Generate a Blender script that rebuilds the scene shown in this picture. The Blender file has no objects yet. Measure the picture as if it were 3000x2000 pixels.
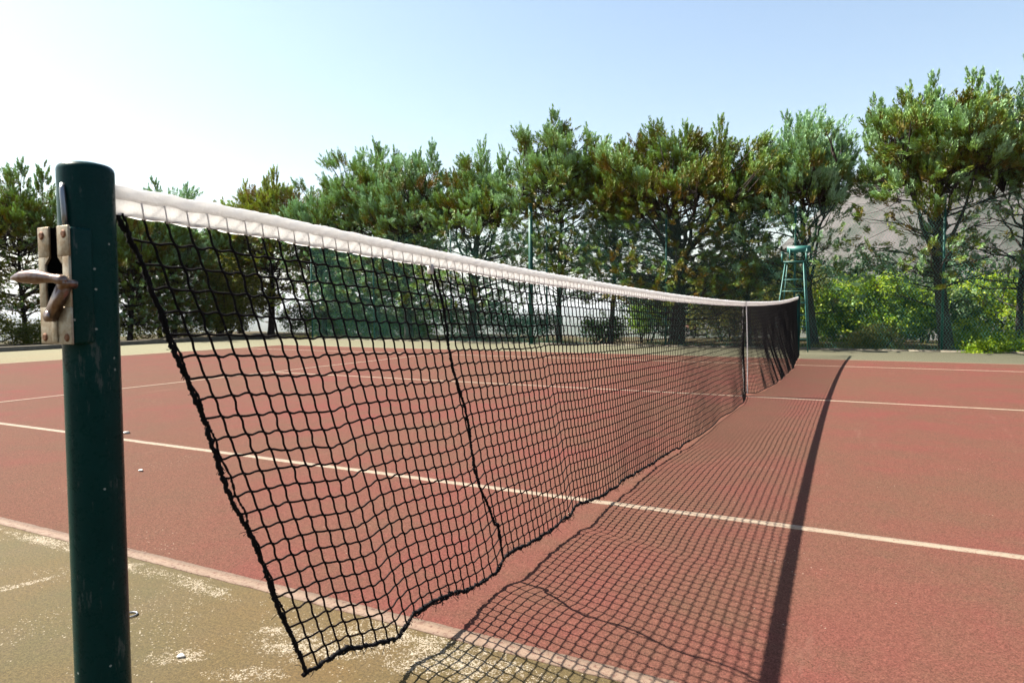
import bpy, math, random
import numpy as np
from mathutils import Matrix, Vector

random.seed(7)
rng = np.random.default_rng(11)
R = math.radians
C = bpy.context.scene.collection
scene = bpy.context.scene

# ------------------------------------------------------------------ helpers
class MB:
    """collects vertices / faces (and one float per face) and links them as one mesh object"""
    def __init__(self):
        self.v = []; self.f3 = []; self.f4 = []; self.a3 = []; self.a4 = []; self.n = 0
    def add(self, v, f, a=None):
        v = np.asarray(v, float).reshape(-1, 3); f = np.asarray(f, int)
        if f.ndim == 1: f = f[None]
        if a is None: a = np.zeros(len(f))
        a = np.broadcast_to(np.asarray(a, float), (len(f),))
        (self.f3 if f.shape[1] == 3 else self.f4).append(f + self.n)
        (self.a3 if f.shape[1] == 3 else self.a4).append(a)
        self.v.append(v); self.n += len(v)
    def box(self, x0, x1, y0, y1, z0, z1):
        v = [(x, y, z) for z in (z0, z1) for y in (y0, y1) for x in (x0, x1)]
        self.add(v, [(0, 2, 3, 1), (4, 5, 7, 6), (0, 1, 5, 4), (2, 6, 7, 3), (0, 4, 6, 2), (1, 3, 7, 5)])
    def obox(self, c, u, v, w):
        """oriented box: centre and three half-vectors"""
        c, u, v, w = [np.asarray(q, float) for q in (c, u, v, w)]
        P = [c + a * u + b * v + d * w for d in (-1, 1) for b in (-1, 1) for a in (-1, 1)]
        self.add(P, [(0, 2, 3, 1), (4, 5, 7, 6), (0, 1, 5, 4), (2, 6, 7, 3), (0, 4, 6, 2), (1, 3, 7, 5)])
    def tube(self, P, r, seg=6, cap=True, flat=1.0, a=0.0):
        P = np.asarray(P, float); n = len(P)
        r = np.broadcast_to(np.asarray(r, float), (n,))
        T = np.gradient(P, axis=0); T /= np.linalg.norm(T, axis=1)[:, None] + 1e-12
        ref = np.array([0., 0., 1.]) if abs(T[:, 2]).mean() < 0.8 else np.array([1., 0., 0.])
        U = np.cross(T, ref); U /= np.linalg.norm(U, axis=1)[:, None] + 1e-12
        W = np.cross(U, T)
        th = np.arange(seg) * 2 * math.pi / seg
        V = P[:, None] + r[:, None, None] * (np.cos(th)[None, :, None] * U[:, None] + flat * np.sin(th)[None, :, None] * W[:, None])
        i = np.arange(n - 1)[:, None] * seg; j = np.arange(seg)[None]; j2 = (j + 1) % seg
        F = np.stack([i + j, i + j2, i + seg + j2, i + seg + j], -1).reshape(-1, 4)
        self.add(V.reshape(-1, 3), F, a)
        if cap:
            b = self.n - n * seg
            for base, rev in ((b, True), (b + (n - 1) * seg, False)):
                idx = [base + k for k in range(seg)]
                if rev: idx = idx[::-1]
                for k in range(1, seg - 1):
                    self.f3.append(np.array([[idx[0], idx[k], idx[k + 1]]])); self.a3.append(np.array([a]))
    def build(self, name, mat, parent=None, smooth=False, attr=None, collection=None):
        me = bpy.data.meshes.new(name)
        V = np.concatenate(self.v) if self.v else np.zeros((0, 3))
        F3 = np.concatenate(self.f3) if self.f3 else np.zeros((0, 3), int)
        F4 = np.concatenate(self.f4) if self.f4 else np.zeros((0, 4), int)
        me.vertices.add(len(V)); me.vertices.foreach_set('co', V.ravel().astype(np.float32))
        nl = F3.size + F4.size
        me.loops.add(nl); me.loops.foreach_set('vertex_index', np.concatenate([F3.ravel(), F4.ravel()]).astype(np.int32))
        me.polygons.add(len(F3) + len(F4))
        st = np.concatenate([np.arange(len(F3)) * 3, F3.size + np.arange(len(F4)) * 4]).astype(np.int32)
        me.polygons.foreach_set('loop_start', st)
        if smooth: me.polygons.foreach_set('use_smooth', np.ones(len(st), bool))
        me.update(calc_edges=True)
        if attr:
            A = np.concatenate((self.a3 or [np.zeros(0)]) + (self.a4 or [np.zeros(0)]))
            at = me.attributes.new(attr, 'FLOAT', 'FACE'); at.data.foreach_set('value', A.astype(np.float32))
        me.materials.append(mat)
        o = bpy.data.objects.new(name, me); C.objects.link(o)
        if parent is not None: o.parent = parent
        return o

def tag(o, label, cat, group=None):
    o['label'] = label; o['category'] = cat
    if group: o['group'] = group
    return o
def thing(name, label, cat, loc=(0, 0, 0), group=None):
    o = bpy.data.objects.new(name, None); C.objects.link(o); o.location = loc; o.empty_display_size = .2
    return tag(o, label, cat, group)
def struct(o):
    o['kind'] = 'structure'; return o

def mat(name):
    m = bpy.data.materials.new(name); m.use_nodes = True
    nt = m.node_tree; nt.nodes.clear()
    out = nt.nodes.new('ShaderNodeOutputMaterial')
    return m, nt, out
ALB = .64      # overall reflectance of the place's surfaces
class G:
    """tiny node-graph helper"""
    def __init__(s, name):
        s.m, s.nt, s.out = mat(name)
        s.tc = s.nt.nodes.new('ShaderNodeTexCoord').outputs['Object']
    def n(s, t, **k):
        nd = s.nt.nodes.new(t)
        for a, b in k.items(): setattr(nd, a, b)
        return nd
    def link(s, a, b): s.nt.links.new(a, b)
    def noise(s, scale, detail=4, rough=.6, vec=None, out='Fac'):
        nd = s.n('ShaderNodeTexNoise'); nd.inputs['Scale'].default_value = scale
        nd.inputs['Detail'].default_value = detail; nd.inputs['Roughness'].default_value = rough
        s.link(vec if vec is not None else s.tc, nd.inputs['Vector']); return nd.outputs[out]
    def vor(s, scale, out='Distance', vec=None):
        nd = s.n('ShaderNodeTexVoronoi'); nd.inputs['Scale'].default_value = scale
        s.link(vec if vec is not None else s.tc, nd.inputs['Vector']); return nd.outputs[out]
    def ramp(s, fac, stops):
        nd = s.n('ShaderNodeValToRGB'); cr = nd.color_ramp
        while len(cr.elements) < len(stops): cr.elements.new(.5)
        for e, (p, c) in zip(cr.elements, stops):
            e.position = p; e.color = (c, c, c, 1) if isinstance(c, (int, float)) else (*c, 1)
        s.link(fac, nd.inputs[0]); return nd.outputs[0]
    def mix(s, fac, a, b, mode='MIX'):
        nd = s.n('ShaderNodeMix', data_type='RGBA', blend_type=mode)
        for i, q in ((0, fac), (6, a), (7, b)):
            if isinstance(q, (int, float)): nd.inputs[i].default_value = q if i == 0 else (q, q, q, 1)
            elif isinstance(q, tuple): nd.inputs[i].default_value = (*q, 1)
            else: s.link(q, nd.inputs[i])
        return nd.outputs[2]
    def math(s, op, a, b=0.0, clamp=False):
        nd = s.n('ShaderNodeMath', operation=op, use_clamp=clamp)
        for i, q in enumerate((a, b)):
            if isinstance(q, (int, float)): nd.inputs[i].default_value = q
            else: s.link(q, nd.inputs[i])
        return nd.outputs[0]
    def sep(s):
        nd = s.n('ShaderNodeSeparateXYZ'); s.link(s.tc, nd.inputs[0]); return nd.outputs
    def bsdf(s, col, rough=.6, metal=0., bump=None, bstr=.3, bdist=.01, spec=.5):
        col = tuple(c * ALB for c in col) if isinstance(col, tuple) else s.mix(1.0, col, (ALB, ALB, ALB), 'MULTIPLY')
        b = s.n('ShaderNodeBsdfPrincipled')
        for k, q in (('Base Color', col), ('Roughness', rough), ('Metallic', metal), ('Specular IOR Level', spec)):
            if isinstance(q, (int, float)): b.inputs[k].default_value = q if k != 'Base Color' else (q, q, q, 1)
            elif isinstance(q, tuple): b.inputs[k].default_value = (*q, 1)
            else: s.link(q, b.inputs[k])
        if bump is not None:
            bn = s.n('ShaderNodeBump'); bn.inputs['Strength'].default_value = bstr; bn.inputs['Distance'].default_value = bdist
            s.link(bump, bn.inputs['Height']); s.link(bn.outputs[0], b.inputs['Normal'])
        s.link(b.outputs[0], s.out.inputs['Surface']); return b

# ------------------------------------------------------------------ camera
CAM = np.array([1.0185, -.6166, .8801])
yaw, pitch, roll = -.4731, -.0482, -.0058
f = np.array([math.sin(yaw) * math.cos(pitch), math.cos(yaw) * math.cos(pitch), math.sin(pitch)])
r0 = np.array([math.cos(yaw), -math.sin(yaw), 0.]); u0 = np.cross(r0, f)
rr = r0 * math.cos(roll) + u0 * math.sin(roll); uu = -r0 * math.sin(roll) + u0 * math.cos(roll)
cd = bpy.data.cameras.new('camera'); cam = bpy.data.objects.new('camera', cd); C.objects.link(cam)
M = Matrix(((rr[0], uu[0], -f[0], CAM[0]), (rr[1], uu[1], -f[1], CAM[1]), (rr[2], uu[2], -f[2], CAM[2]), (0, 0, 0, 1)))
cam.matrix_world = M
cd.sensor_width = 36; cd.lens = 1995.86 / 3000 * 36; cd.clip_start = .02; cd.clip_end = 40000
cd.dof.use_dof = True; cd.dof.focus_distance = 3.2; cd.dof.aperture_fstop = 13
scene.camera = cam

# ------------------------------------------------------------------ light
sd = np.array([-.83, -.13, 1.0]); sd /= np.linalg.norm(sd)          # towards the sun
elev = math.asin(sd[2]); azim = math.atan2(sd[0], sd[1])             # clockwise from +Y
sl = bpy.data.lights.new('sun', 'SUN'); sun = bpy.data.objects.new('sun', sl); C.objects.link(sun)
sl.energy = 5.0; sl.angle = R(.45); sl.color = (1, .94, .83)
sun.rotation_euler = Vector(sd).to_track_quat('Z', 'Y').to_euler(); sun.location = (-20, -4, 25)
w = bpy.data.worlds.new('World'); scene.world = w; w.use_nodes = True
nt = w.node_tree; bg = nt.nodes['Background']
sky = nt.nodes.new('ShaderNodeTexSky'); sky.sky_type = 'NISHITA'; sky.sun_disc = False
sky.sun_elevation = elev; sky.sun_rotation = azim % (2 * math.pi)
sky.altitude = 100; sky.air_density = 1.4; sky.dust_density = 1.8; sky.ozone_density = 1.5
nt.links.new(sky.outputs[0], bg.inputs[0]); bg.inputs[1].default_value = .050
vs = scene.view_settings; vs.view_transform = 'Standard'; vs.look = 'None'; vs.exposure = 2.05; vs.gamma = 1

# ------------------------------------------------------------------ court surfaces
def make_red():
    g = G('red_court_paint')
    big = g.noise(.35, 5, .62); med = g.noise(2.3, 6, .7); fine = g.noise(55, 5, .75); grain = g.noise(230, 4, .8)
    base = g.mix(g.ramp(big, [(.40, 0), (.58, 1)]), (.148, .0455, .0375), (.124, .058, .038))
    base = g.mix(g.ramp(med, [(.40, 0), (.66, .85)]), base, (.108, .060, .038))
    base = g.mix(g.ramp(fine, [(.35, .0), (.75, .55)]), base, (.150, .058, .045))
    base = g.mix(1.0, base, g.ramp(grain, [(.32, .42), (.5, .96), (.66, 1.55)]), 'MULTIPLY')
    base = g.mix(1.0, base, g.ramp(g.noise(85, 3, .9), [(.34, .80), (.5, 1.0), (.66, 1.18)]), 'MULTIPLY')
    base = g.mix(g.ramp(g.noise(26, 5, .85), [(.60, 0), (.70, .5)]), base, (.085, .045, .033))
    # worn pale chips and dark grit
    d = g.vor(95); rnd = g.vor(95, 'Color')
    chip = g.math('MULTIPLY', g.math('LESS_THAN', d, .24), g.math('GREATER_THAN', g.noise(1.7, 4, .8), .60))
    sr = g.n('ShaderNodeSeparateColor'); g.link(rnd, sr.inputs[0])
    chip = g.math('MULTIPLY', chip, g.math('GREATER_THAN', sr.outputs[0], .80))
    grit = g.math('MULTIPLY', g.math('LESS_THAN', g.vor(60), .16), g.math('GREATER_THAN', g.noise(6, 4, .7), .57))
    base = g.mix(g.math('MULTIPLY', grit, .75), base, (.05, .032, .022))
    base = g.mix(chip, base, (.33, .23, .18))
    # a few pale scuff marks
    sc = g.n('ShaderNodeMapping'); g.link(g.tc, sc.inputs[0]); sc.inputs['Scale'].default_value = (2.0, .35, 1); sc.inputs['Rotation'].default_value = (0, 0, .5)
    scuff = g.ramp(g.noise(1.3, 7, .8, sc.outputs[0]), [(.60, 0), (.70, .6)])
    base = g.mix(scuff, base, (.18, .09, .068))
    g.bsdf(base, .95, bump=g.math('ADD', g.math('MULTIPLY', grain, .5), fine), bstr=.5, bdist=.003, spec=.08)
    return g.m
def make_green():
    g = G('green_surround_paint')
    big = g.noise(.9, 5, .65); med = g.noise(5, 6, .7); fine = g.noise(110, 5, .85); grain = g.noise(260, 4, .8)
    base = g.mix(g.ramp(big, [(.38, 0), (.62, 1)]), (.122, .077, .028), (.093, .074, .030))
    base = g.mix(g.ramp(med, [(.45, 0), (.75, .7)]), base, (.112, .078, .040))
    x, y, z = g.sep()
    far = g.math('MULTIPLY', g.math('SUBTRACT', y, 2.0), .12, True)
    base = g.mix(g.math('MULTIPLY', far, .8), base, (.185, .185, .120))
    base = g.mix(1.0, base, g.ramp(fine, [(.32, .55), (.5, 1.0), (.68, 1.5)]), 'MULTIPLY')
    base = g.mix(1.0, base, g.ramp(grain, [(.3, .55), (.5, 1.0), (.7, 1.45)]), 'MULTIPLY')
    # flaked-off paint: pale chips gathered beside the sideline and along a crack
    def blob(cx, cy, rx, ry, rot=0.):
        dx = g.math('SUBTRACT', x, cx); dy = g.math('SUBTRACT', y, cy)
        c, s_ = math.cos(rot), math.sin(rot)
        a = g.math('DIVIDE', g.math('ADD', g.math('MULTIPLY', dx, c), g.math('MULTIPLY', dy, s_)), rx)
        b = g.math('DIVIDE', g.math('SUBTRACT', g.math('MULTIPLY', dy, c), g.math('MULTIPLY', dx, s_)), ry)
        q = g.math('ADD', g.math('MULTIPLY', a, a), g.math('MULTIPLY', b, b))
        return g.math('SUBTRACT', 1.0, q, True)
    m = blob(.05, .80, .42, .13)
    for q in ((-.25, .70, .22, .10, .2), (-1.25, .84, .30, .05, 0), (-1.75, .86, .5, .05, 0), (-.85, .83, .25, .045, -.1), (.75, .72, .5, .15),
              (-.42, .70, .06, .035, .9), (-1.37, .60, .17, .022, 1.40), (-1.43, .47, .12, .02, 1.35), (-.52, .50, .10, .05, .5), (-.30, .52, .12, .04, .4), (1.6, .75, .7, .13)):
        m = g.math('MAXIMUM', m, blob(*q))
    wob = g.math('ADD', g.math('MULTIPLY', g.noise(11, 6, .85), .75), g.math('MULTIPLY', g.noise(55, 3, .8), .25))
    cov = g.math('ADD', g.math('MULTIPLY', g.math('POWER', m, .7), .44), g.math('SUBTRACT', g.math('MULTIPLY', wob, 2.6), 1.48))
    vd = g.vor(300, 'Color'); s2 = g.n('ShaderNodeSeparateColor'); g.link(vd, s2.inputs[0])
    chip = g.math('GREATER_THAN', cov, g.math('MULTIPLY', s2.outputs[0], .62))
    chip = g.math('MULTIPLY', chip, g.math('GREATER_THAN', m, .02))
    sp = g.math('MULTIPLY', g.math('GREATER_THAN', s2.outputs[1], .975), g.math('GREATER_THAN', g.noise(3.1, 3, .7), .5))
    chip = g.math('MAXIMUM', chip, sp)
    tone = g.mix(s2.outputs[2], (.26, .205, .14), (.46, .40, .31))
    base = g.mix(chip, base, tone)
    dark = g.math('MULTIPLY', g.math('GREATER_THAN', s2.outputs[2], .90), .45)
    base = g.mix(dark, base, (.05, .037, .018))
    # crack filled with pale dust
    g.bsdf(base, .88, bump=g.math('ADD', fine, g.math('MULTIPLY', chip, .6)), bstr=.5, bdist=.004, spec=.2)
    return g.m
def make_line(name, col, wear, edge=(.13, .06, .042)):
    g = G(name)
    n = g.noise(70, 5, .85); n2 = g.noise(9, 4, .7); grain = g.noise(400, 3, .7)
    base = g.mix(g.ramp(n2, [(.35, 0), (.7, 1)]), col, tuple(c * .84 for c in col))
    base = g.mix(g.ramp(n, [(wear, 1), (wear + .08, 0)]), base, edge)
    base = g.mix(1.0, base, g.ramp(grain, [(.3, .82), (.7, 1.15)]), 'MULTIPLY')
    g.bsdf(base, .8, bump=n, bstr=.3, bdist=.002, spec=.25); return g.m
M_red, M_green = make_red(), make_green()
M_line = make_line('cream_line_paint', (.34, .26, .19), .37)
M_line2 = make_line('worn_pinkish_line_paint', (.25, .17, .12), .40)

def sheet(name, x0, x1, y0, y1, z, m):
    b = MB(); b.add([(x0, y0, z), (x1, y0, z), (x1, y1, z), (x0, y1, z)], [(0, 1, 2, 3)])
    return struct(b.build(name, m))
DN, SN, CS, SF, DF = .914, 2.284, 6.4, 10.516, 11.886
XB, XS = 11.885, 6.4
slab = MB(); slab.box(-15.7, 15.7, -3.2, 14.78, -.12, 0); struct(slab.build('court_surround', M_green))
sheet('court_surface', -XB, XB, DN - .02, DF + .02, .0016, M_red)
LW = .05
def jagged_line(name, p0, p1, w, m, z=.0034, amp=.0022):
    """a painted line whose edges wander slightly"""
    p0, p1 = np.array(p0, float), np.array(p1, float); L = np.linalg.norm(p1 - p0); n = max(2, int(L / .025))
    t = np.linspace(0, 1, n)[:, None]; d = (p1 - p0) / L; nn = np.array([-d[1], d[0]])
    P = p0 + (p1 - p0) * t
    a = np.cumsum(rng.normal(0, amp * .35, n)); a -= np.linspace(a[0], a[-1], n); a = np.clip(a, -amp * 2, amp * 2)
    e1 = (w / 2 + rng.normal(0, amp * .4, n) + a)[:, None]; e2 = (w / 2 + rng.normal(0, amp * .4, n) - a)[:, None]
    V = np.concatenate([np.c_[P + nn * e1, np.full(n, z)], np.c_[P - nn * e2, np.full(n, z)]])
    i = np.arange(n - 1); F = np.stack([i, n + i, n + i + 1, i + 1], -1)
    n_ = len(V); V = np.concatenate([V, V * np.array([1, 1, 0]) + np.array([0, 0, .0004])])
    F = np.concatenate([F, np.stack([i, i + 1, n_ + i + 1, n_ + i], -1), np.stack([n + i + 1, n + i, n_ + n + i, n_ + n + i + 1], -1)])
    b = MB(); b.add(V, F); return struct(b.build(name, m))
jagged_line('sideline', (-XB, DN), (XB, DN), .055, M_line2)
jagged_line('sideline', (-XB, SN), (XB, SN), LW, M_line)
jagged_line('centre_service_line', (-XS, CS), (XS, CS), LW, M_line)
jagged_line('sideline', (-XB, SF), (XB, SF), LW, M_line)
jagged_line('sideline', (-XB, DF), (XB, DF), LW, M_line2)
for s in (-1, 1):
    jagged_line('service_line', (s * XS, SN + .03), (s * XS, CS - .03), LW, M_line)
    jagged_line('service_line', (s * XS, CS + .03), (s * XS, SF - .03), LW, M_line)
    jagged_line('baseline', (s * XB, DN + .03), (s * XB, SN - .03), LW, M_line)
    jagged_line('baseline', (s * XB, SN + .03), (s * XB, SF - .03), LW, M_line)
    jagged_line('baseline', (s * XB, SF + .03), (s * XB, DF - .03), LW, M_line)

def make_concrete():
    g = G('weathered_concrete')
    n = g.noise(6, 6, .75); n2 = g.noise(60, 4, .8)
    base = g.mix(g.ramp(n, [(.35, 0), (.7, 1)]), (.24, .21, .16), (.13, .115, .09))
    base = g.mix(1., base, g.ramp(n2, [(.3, .75), (.7, 1.2)]), 'MULTIPLY')
    g.bsdf(base, .9, bump=n2, bstr=.6, bdist=.01, spec=.2); return g.m
M_conc = make_concrete()
k = MB(); k.box(-15.95, -15.7, -3.2, 14.95, -.2, .10)
struct(k.build('kerb', M_conc))
k = MB()
xs = np.linspace(-15.7, 15.7, 60)
for a, b_ in zip(xs[:-1], xs[1:]): k.box(a + .004, b_ - .004, 14.78, 14.93 + rng.uniform(-.01, .01), -.2, .018 + rng.uniform(0, .012))
struct(k.build('kerb', M_conc))

# ------------------------------------------------------------------ ground, hills
def fbm(x, y, seed, octv=5, lac=2.0, gain=.5, base=1.0):
    rg = np.random.default_rng(seed); out = np.zeros_like(x); a = 1.; fq = base
    for _ in range(octv):
        s = np.zeros_like(x)
        for _k in range(5):
            th = rg.uniform(0, math.pi * 2); ph = rg.uniform(0, 6.28); q = rg.uniform(.7, 1.4)
            s += np.sin(fq * q * (x * math.cos(th) + y * math.sin(th)) + ph)
        out += a * s / 3.; a *= gain; fq *= lac
    return out
def ground_z(x, y):
    """hilltop round the court, falling away to a plain"""
    dx = np.maximum(np.abs(x) - 24, 0); dy = np.maximum(np.maximum(y - 21, -25 - y), 0)
    d = np.hypot(dx, dy)
    # the ground stays high to the right-hand side (positive x), where the mountain is
    t = np.clip(d / 420, 0, 1); fall = -62 * (t ** .75)
    z = -.05 + fall + .05 * fbm(x, y, 3, 3, base=.5) * np.clip((np.maximum(np.abs(x) - 16.5, 0) + np.maximum(y - 15.5, 0)), 0, 1)
    az = np.arctan2(x, y); rad = np.hypot(x, y)
    # mountain: to the right of the view
    w1 = np.clip((az + .34) / .42, 0, 1); w1 = w1 * w1 * (3 - 2 * w1)
    ridge = np.clip((rad - 230) / 560, 0, 1); ridge = ridge * ridge * (3 - 2 * ridge)
    z += w1 * ridge * (205 + 30 * fbm(x, y, 8, 5, base=.006))
    # far low hills
    w2 = np.clip((rad - 3500) / 2500, 0, 1) * np.clip(1.2 - (rad - 6500) / 3000, 0, 1)
    z += w2 * (38 + 30 * fbm(x, y, 5, 4, base=.0012))
    return z
def make_soil():
    g = G('dry_soil_and_scrub')
    x, y, z = g.sep()
    n = g.noise(.8, 6, .7); n2 = g.noise(14, 5, .8)
    near = g.mix(g.ramp(n, [(.4, 0), (.62, 1)]), (.10, .07, .04), (.06, .06, .025))
    near = g.mix(1., near, g.ramp(n2, [(.3, .6), (.7, 1.35)]), 'MULTIPLY')
    far_n = g.noise(.02, 7, .75)
    farc = g.mix(g.ramp(far_n, [(.42, 0), (.58, 1)]), (.095, .09, .065), (.03, .05, .03))
    rock = g.noise(.035, 8, .8)
    hi = g.mix(g.ramp(rock, [(.42, 0), (.60, 1)]), (.112, .099, .095), (.045, .052, .038))
    farc = g.mix(g.math('MULTIPLY', g.math('ADD', z, 30), .05, True), farc, hi)
    ln = g.n('ShaderNodeVectorMath', operation='LENGTH'); g.link(g.tc, ln.inputs[0])
    t = g.math('MULTIPLY', g.math('SUBTRACT', ln.outputs['Value'], 40), .02, True)
    g.bsdf(g.mix(t, near, farc), .95, spec=.1); return g.m
def ground_mesh():
    # one polar sheet, finer towards the court
    rad = np.concatenate([[0], np.geomspace(6, 9300, 150)]); na = 420
    th = np.linspace(0, 2 * math.pi, na, endpoint=False)
    X = (rad[:, None] * np.cos(th)); Y = (rad[:, None] * np.sin(th)) + 5
    Z = ground_z(X, Y)
    Z = np.where((np.abs(X) < 16.2) & (Y > -4) & (Y < 15.3), -.16, Z)
    i = np.arange(len(rad) - 1)[:, None] * na; j = np.arange(na)[None]; j2 = (j + 1) % na
    F = np.stack([i + j, i + na + j, i + na + j2, i + j2], -1).reshape(-1, 4)
    b = MB(); b.add(np.stack([X, Y, Z], -1).reshape(-1, 3), F[na:])
    b.add(np.stack([X[1], Y[1], Z[1]], -1), np.array([[0, k, k + 1] for k in range(1, na - 1)]))
    return struct(b.build('ground', make_soil(), smooth=True))
ground_mesh()

# ------------------------------------------------------------------ net
def interp(x, xs, ys):
    return np.interp(x, xs, ys)
def smooth_interp(x, xs, ys):
    """smoothed piecewise-linear table"""
    x = np.asarray(x, float); o = 0
    for d, wgt in ((-.25, .2), (-.12, .2), (0, .2), (.12, .2), (.25, .2)): o = o + wgt * np.interp(x + d * np.clip((x) / 1.5, .15, 1), xs, ys)
    return o
TZ = ([0, .277, .554, 1.376, 2.418, 3.6, 5, 6.4, 8, 9.6, 11, 12.2, 12.8], [1.074, 1.067, 1.054, 1.018, .988, .962, .944, .936, .944, .965, 1.0, 1.045, 1.07])
def top_z(y): return smooth_interp(y, *TZ)
BAND = .047
def sag_noise(s, t, seed, fs, ft):
    rg = np.random.default_rng(seed); o = 0
    for _ in range(7):
        o = o + np.sin(s * fs * rg.uniform(.4, 1.6) + t * ft * rg.uniform(-1.5, 1.5) + rg.uniform(0, 6.28))
    return o / 7
Y0, Y1 = .045, 12.755
def net_pt(s, t):
    """s: distance along the headband, t: 0 under the band .. 1 at the bottom cord"""
    s = np.asarray(s, float); t = np.asarray(t, float)
    zt = top_z(s) - BAND + .004
    sh = np.interp(s, [0, 1.0, 1.6, 2.2, 3.0, 4.2, 5.5, 6.4, 7.2, 10.8, 11.8, 12.8], [.365, .37, .36, .27, .10, .02, .05, 0, -.02, 0, -.12, -.36])
    zb = np.interp(s + sh, [.41, .55, .72, .80, .90, 1.14, 1.25, 1.31, 1.52, 1.86, 1.92, 2.2, 3.1, 4, 5, 6.2, 6.4, 6.6, 9, 11.5, 12.4],
                   [.128, .112, .062, .086, .080, .046, .047, .072, .060, .052, .082, .050, .030, .02, .018, .018, .03, .018, .016, .03, .07])
    xb = np.interp(s + sh, [0, 2.0, 3.1, 3.8, 4.7, 5.8, 6.25, 6.4, 6.55, 6.9, 8, 10, 11.8, 12.4], [.0, .0, .015, .05, .07, .085, .055, .02, .06, .13, .185, .17, .10, .03])
    y = s + sh * (.93 * t + .07 * np.sin(t * math.pi * .5))
    z = zt + (zb - zt) * t
    x = xb * t ** 1.6
    far = np.clip((s - 1.2) / 4.5, 0, 1)
    wr = np.clip((s - 5) / 3, 0, 1)
    env = np.sin(np.clip(t, 0, 1) * math.pi * .55)
    x = x + env * (.0035 + .017 * far) * sag_noise(s, t, 1, 2.2, 3.)
    x = x + env * far * .012 * sag_noise(s, t, 2, 7., 9.) + env * wr * .011 * t * sag_noise(s, t, 3, 16., 10.)
    z = z + (.002 + .010 * far * t) * sag_noise(s, t, 4, 9, 7) * env
    y = y + (.0018 + .009 * far * t) * sag_noise(s, t, 5, 10, 8) * env + .012 * t ** 3 * np.sin(s * 23) * env * .4
    return np.stack([x, y, z], -1)
NR = 24; CELL = .0405
NC = int(round((Y1 - Y0) / CELL)); sgrid = np.linspace(Y0, Y1, NC + 1)
SUB = 6
def fine_jit(a, b, seed, amp):
    rg = np.random.default_rng(seed); return rg.normal(0, amp, (a, b))
js, jt = fine_jit(NC + 1, NR + 1, 21, .0010), fine_jit(NC + 1, NR + 1, 22, .0010)
js[:, 0] = 0; jt[:, 0] = 0; js[:, -1] *= .5; jt[:, -1] = 0
S = sgrid[:, None] + js; T = np.linspace(0, 1, NR + 1)[None] + jt / .95
NODE = net_pt(S, T)
def cordmat(name, c0, c1, tr=0.0):
    g = G(name); n = g.noise(900, 3, .8)
    g.bsdf(g.mix(g.ramp(n, [(.4, 0), (.7, 1)]), c0, c1), .85, spec=.12); return g.m
M_cord = cordmat('black_net_cord', (.004, .0035, .004), (.011, .008, .008))
M_rope = cordmat('black_frayed_rope', (.004, .004, .005), (.016, .014, .016))
nb = MB()
u = np.linspace(0, 1, SUB + 1)
rg2 = np.random.default_rng(5)
ampV = rg2.normal(.0011, .0006, (NC + 1, NR)); ampH = rg2.normal(.0013, .0007, (NC, NR + 1))
rad_c = .0023
for i in range(1, NC):                                  # upright strands
    pts = []
    for j in range(NR):
        a, b = NODE[i, j], NODE[i, j + 1]; uu_ = u[:-1][:, None]
        p = a + (b - a) * uu_; off = ampV[i, j] * np.sin(2 * math.pi * u[:-1])
        p[:, 1] += off; p[:, 0] += .0006 * np.sin(2 * math.pi * u[:-1]); pts.append(p)
    pts.append(NODE[i, NR][None]); nb.tube(np.concatenate(pts)[::(1 if i < 110 else 2)], rad_c * (1.3 if i > 150 else 1), 5 if i < 110 else 3, cap=False)
for j in range(0, NR):                                  # level strands
    for part, stp, sg in (((0, 110), 1, 5), ((110, NC), 2, 3)):
        pts = []
        for i in range(*part):
            a, b = NODE[i, j], NODE[i + 1, j]
            p = a + (b - a) * u[:-1][:, None]; p[:, 2] += -ampH[i, j] * np.sin(2 * math.pi * u[:-1]) - .0012 * np.sin(math.pi * u[:-1]); pts.append(p)
        pts.append(NODE[part[1], j][None]); nb.tube(np.concatenate(pts)[::stp], rad_c, sg, cap=False)
# knots
kn = NODE[1:150, 1:NR].reshape(-1, 3); kr = .0033
octv = np.array([(1, 0, 0), (-1, 0, 0), (0, 1, 0), (0, -1, 0), (0, 0, 1), (0, 0, -1)]) * kr
octf = np.array([(0, 2, 4), (2, 1, 4), (1, 3, 4), (3, 0, 4), (2, 0, 5), (1, 2, 5), (3, 1, 5), (0, 3, 5)])
nb.add((kn[:, None] + octv).reshape(-1, 3), (octf[None] + 6 * np.arange(len(kn))[:, None, None]).reshape(-1, 3))
net = thing('tennis_net', 'black tennis net with white headband stretched across the red court', 'net')

def rope(P, r, b, rough=.25, seg=9, twist=700, seed=0):
    P = np.asarray(P, float); L = np.r_[0, np.cumsum(np.linalg.norm(np.diff(P, axis=0), axis=1))]
    n = int(L[-1] / .0035); n = max(n, 6); q = np.linspace(0, L[-1], n)
    Q = np.stack([np.interp(q, L, P[:, k]) for k in range(3)], -1)
    rg = np.random.default_rng(seed)
    Q += np.convolve(rg.normal(0, r * .35, n), np.ones(3) / 3, 'same')[:, None] * np.array([0.3, 1, 1])
    rad = r * (1 + rough * np.sin(q * twist) * .5 + rg.normal(0, rough * .5, n))
    b.tube(Q, np.clip(rad, r * .5, r * 1.7), seg)
def fray(P, b, n, ln, seed, r=.0006):
    rg = np.random.default_rng(seed)
    for _ in range(n):
        i = rg.integers(0, len(P)); p = P[i]; d = rg.normal(0, 1, 3); d[2] -= .6; d /= np.linalg.norm(d); l = ln * rg.uniform(.3, 1.2)
        b.tube([p, p + d * l * .5 + rg.normal(0, l * .12, 3), p + d * l + rg.normal(0, l * .3, 3)], r, 3)
edge = np.stack([net_pt(Y0, t) for t in np.linspace(0, 1, 60)])
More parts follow.
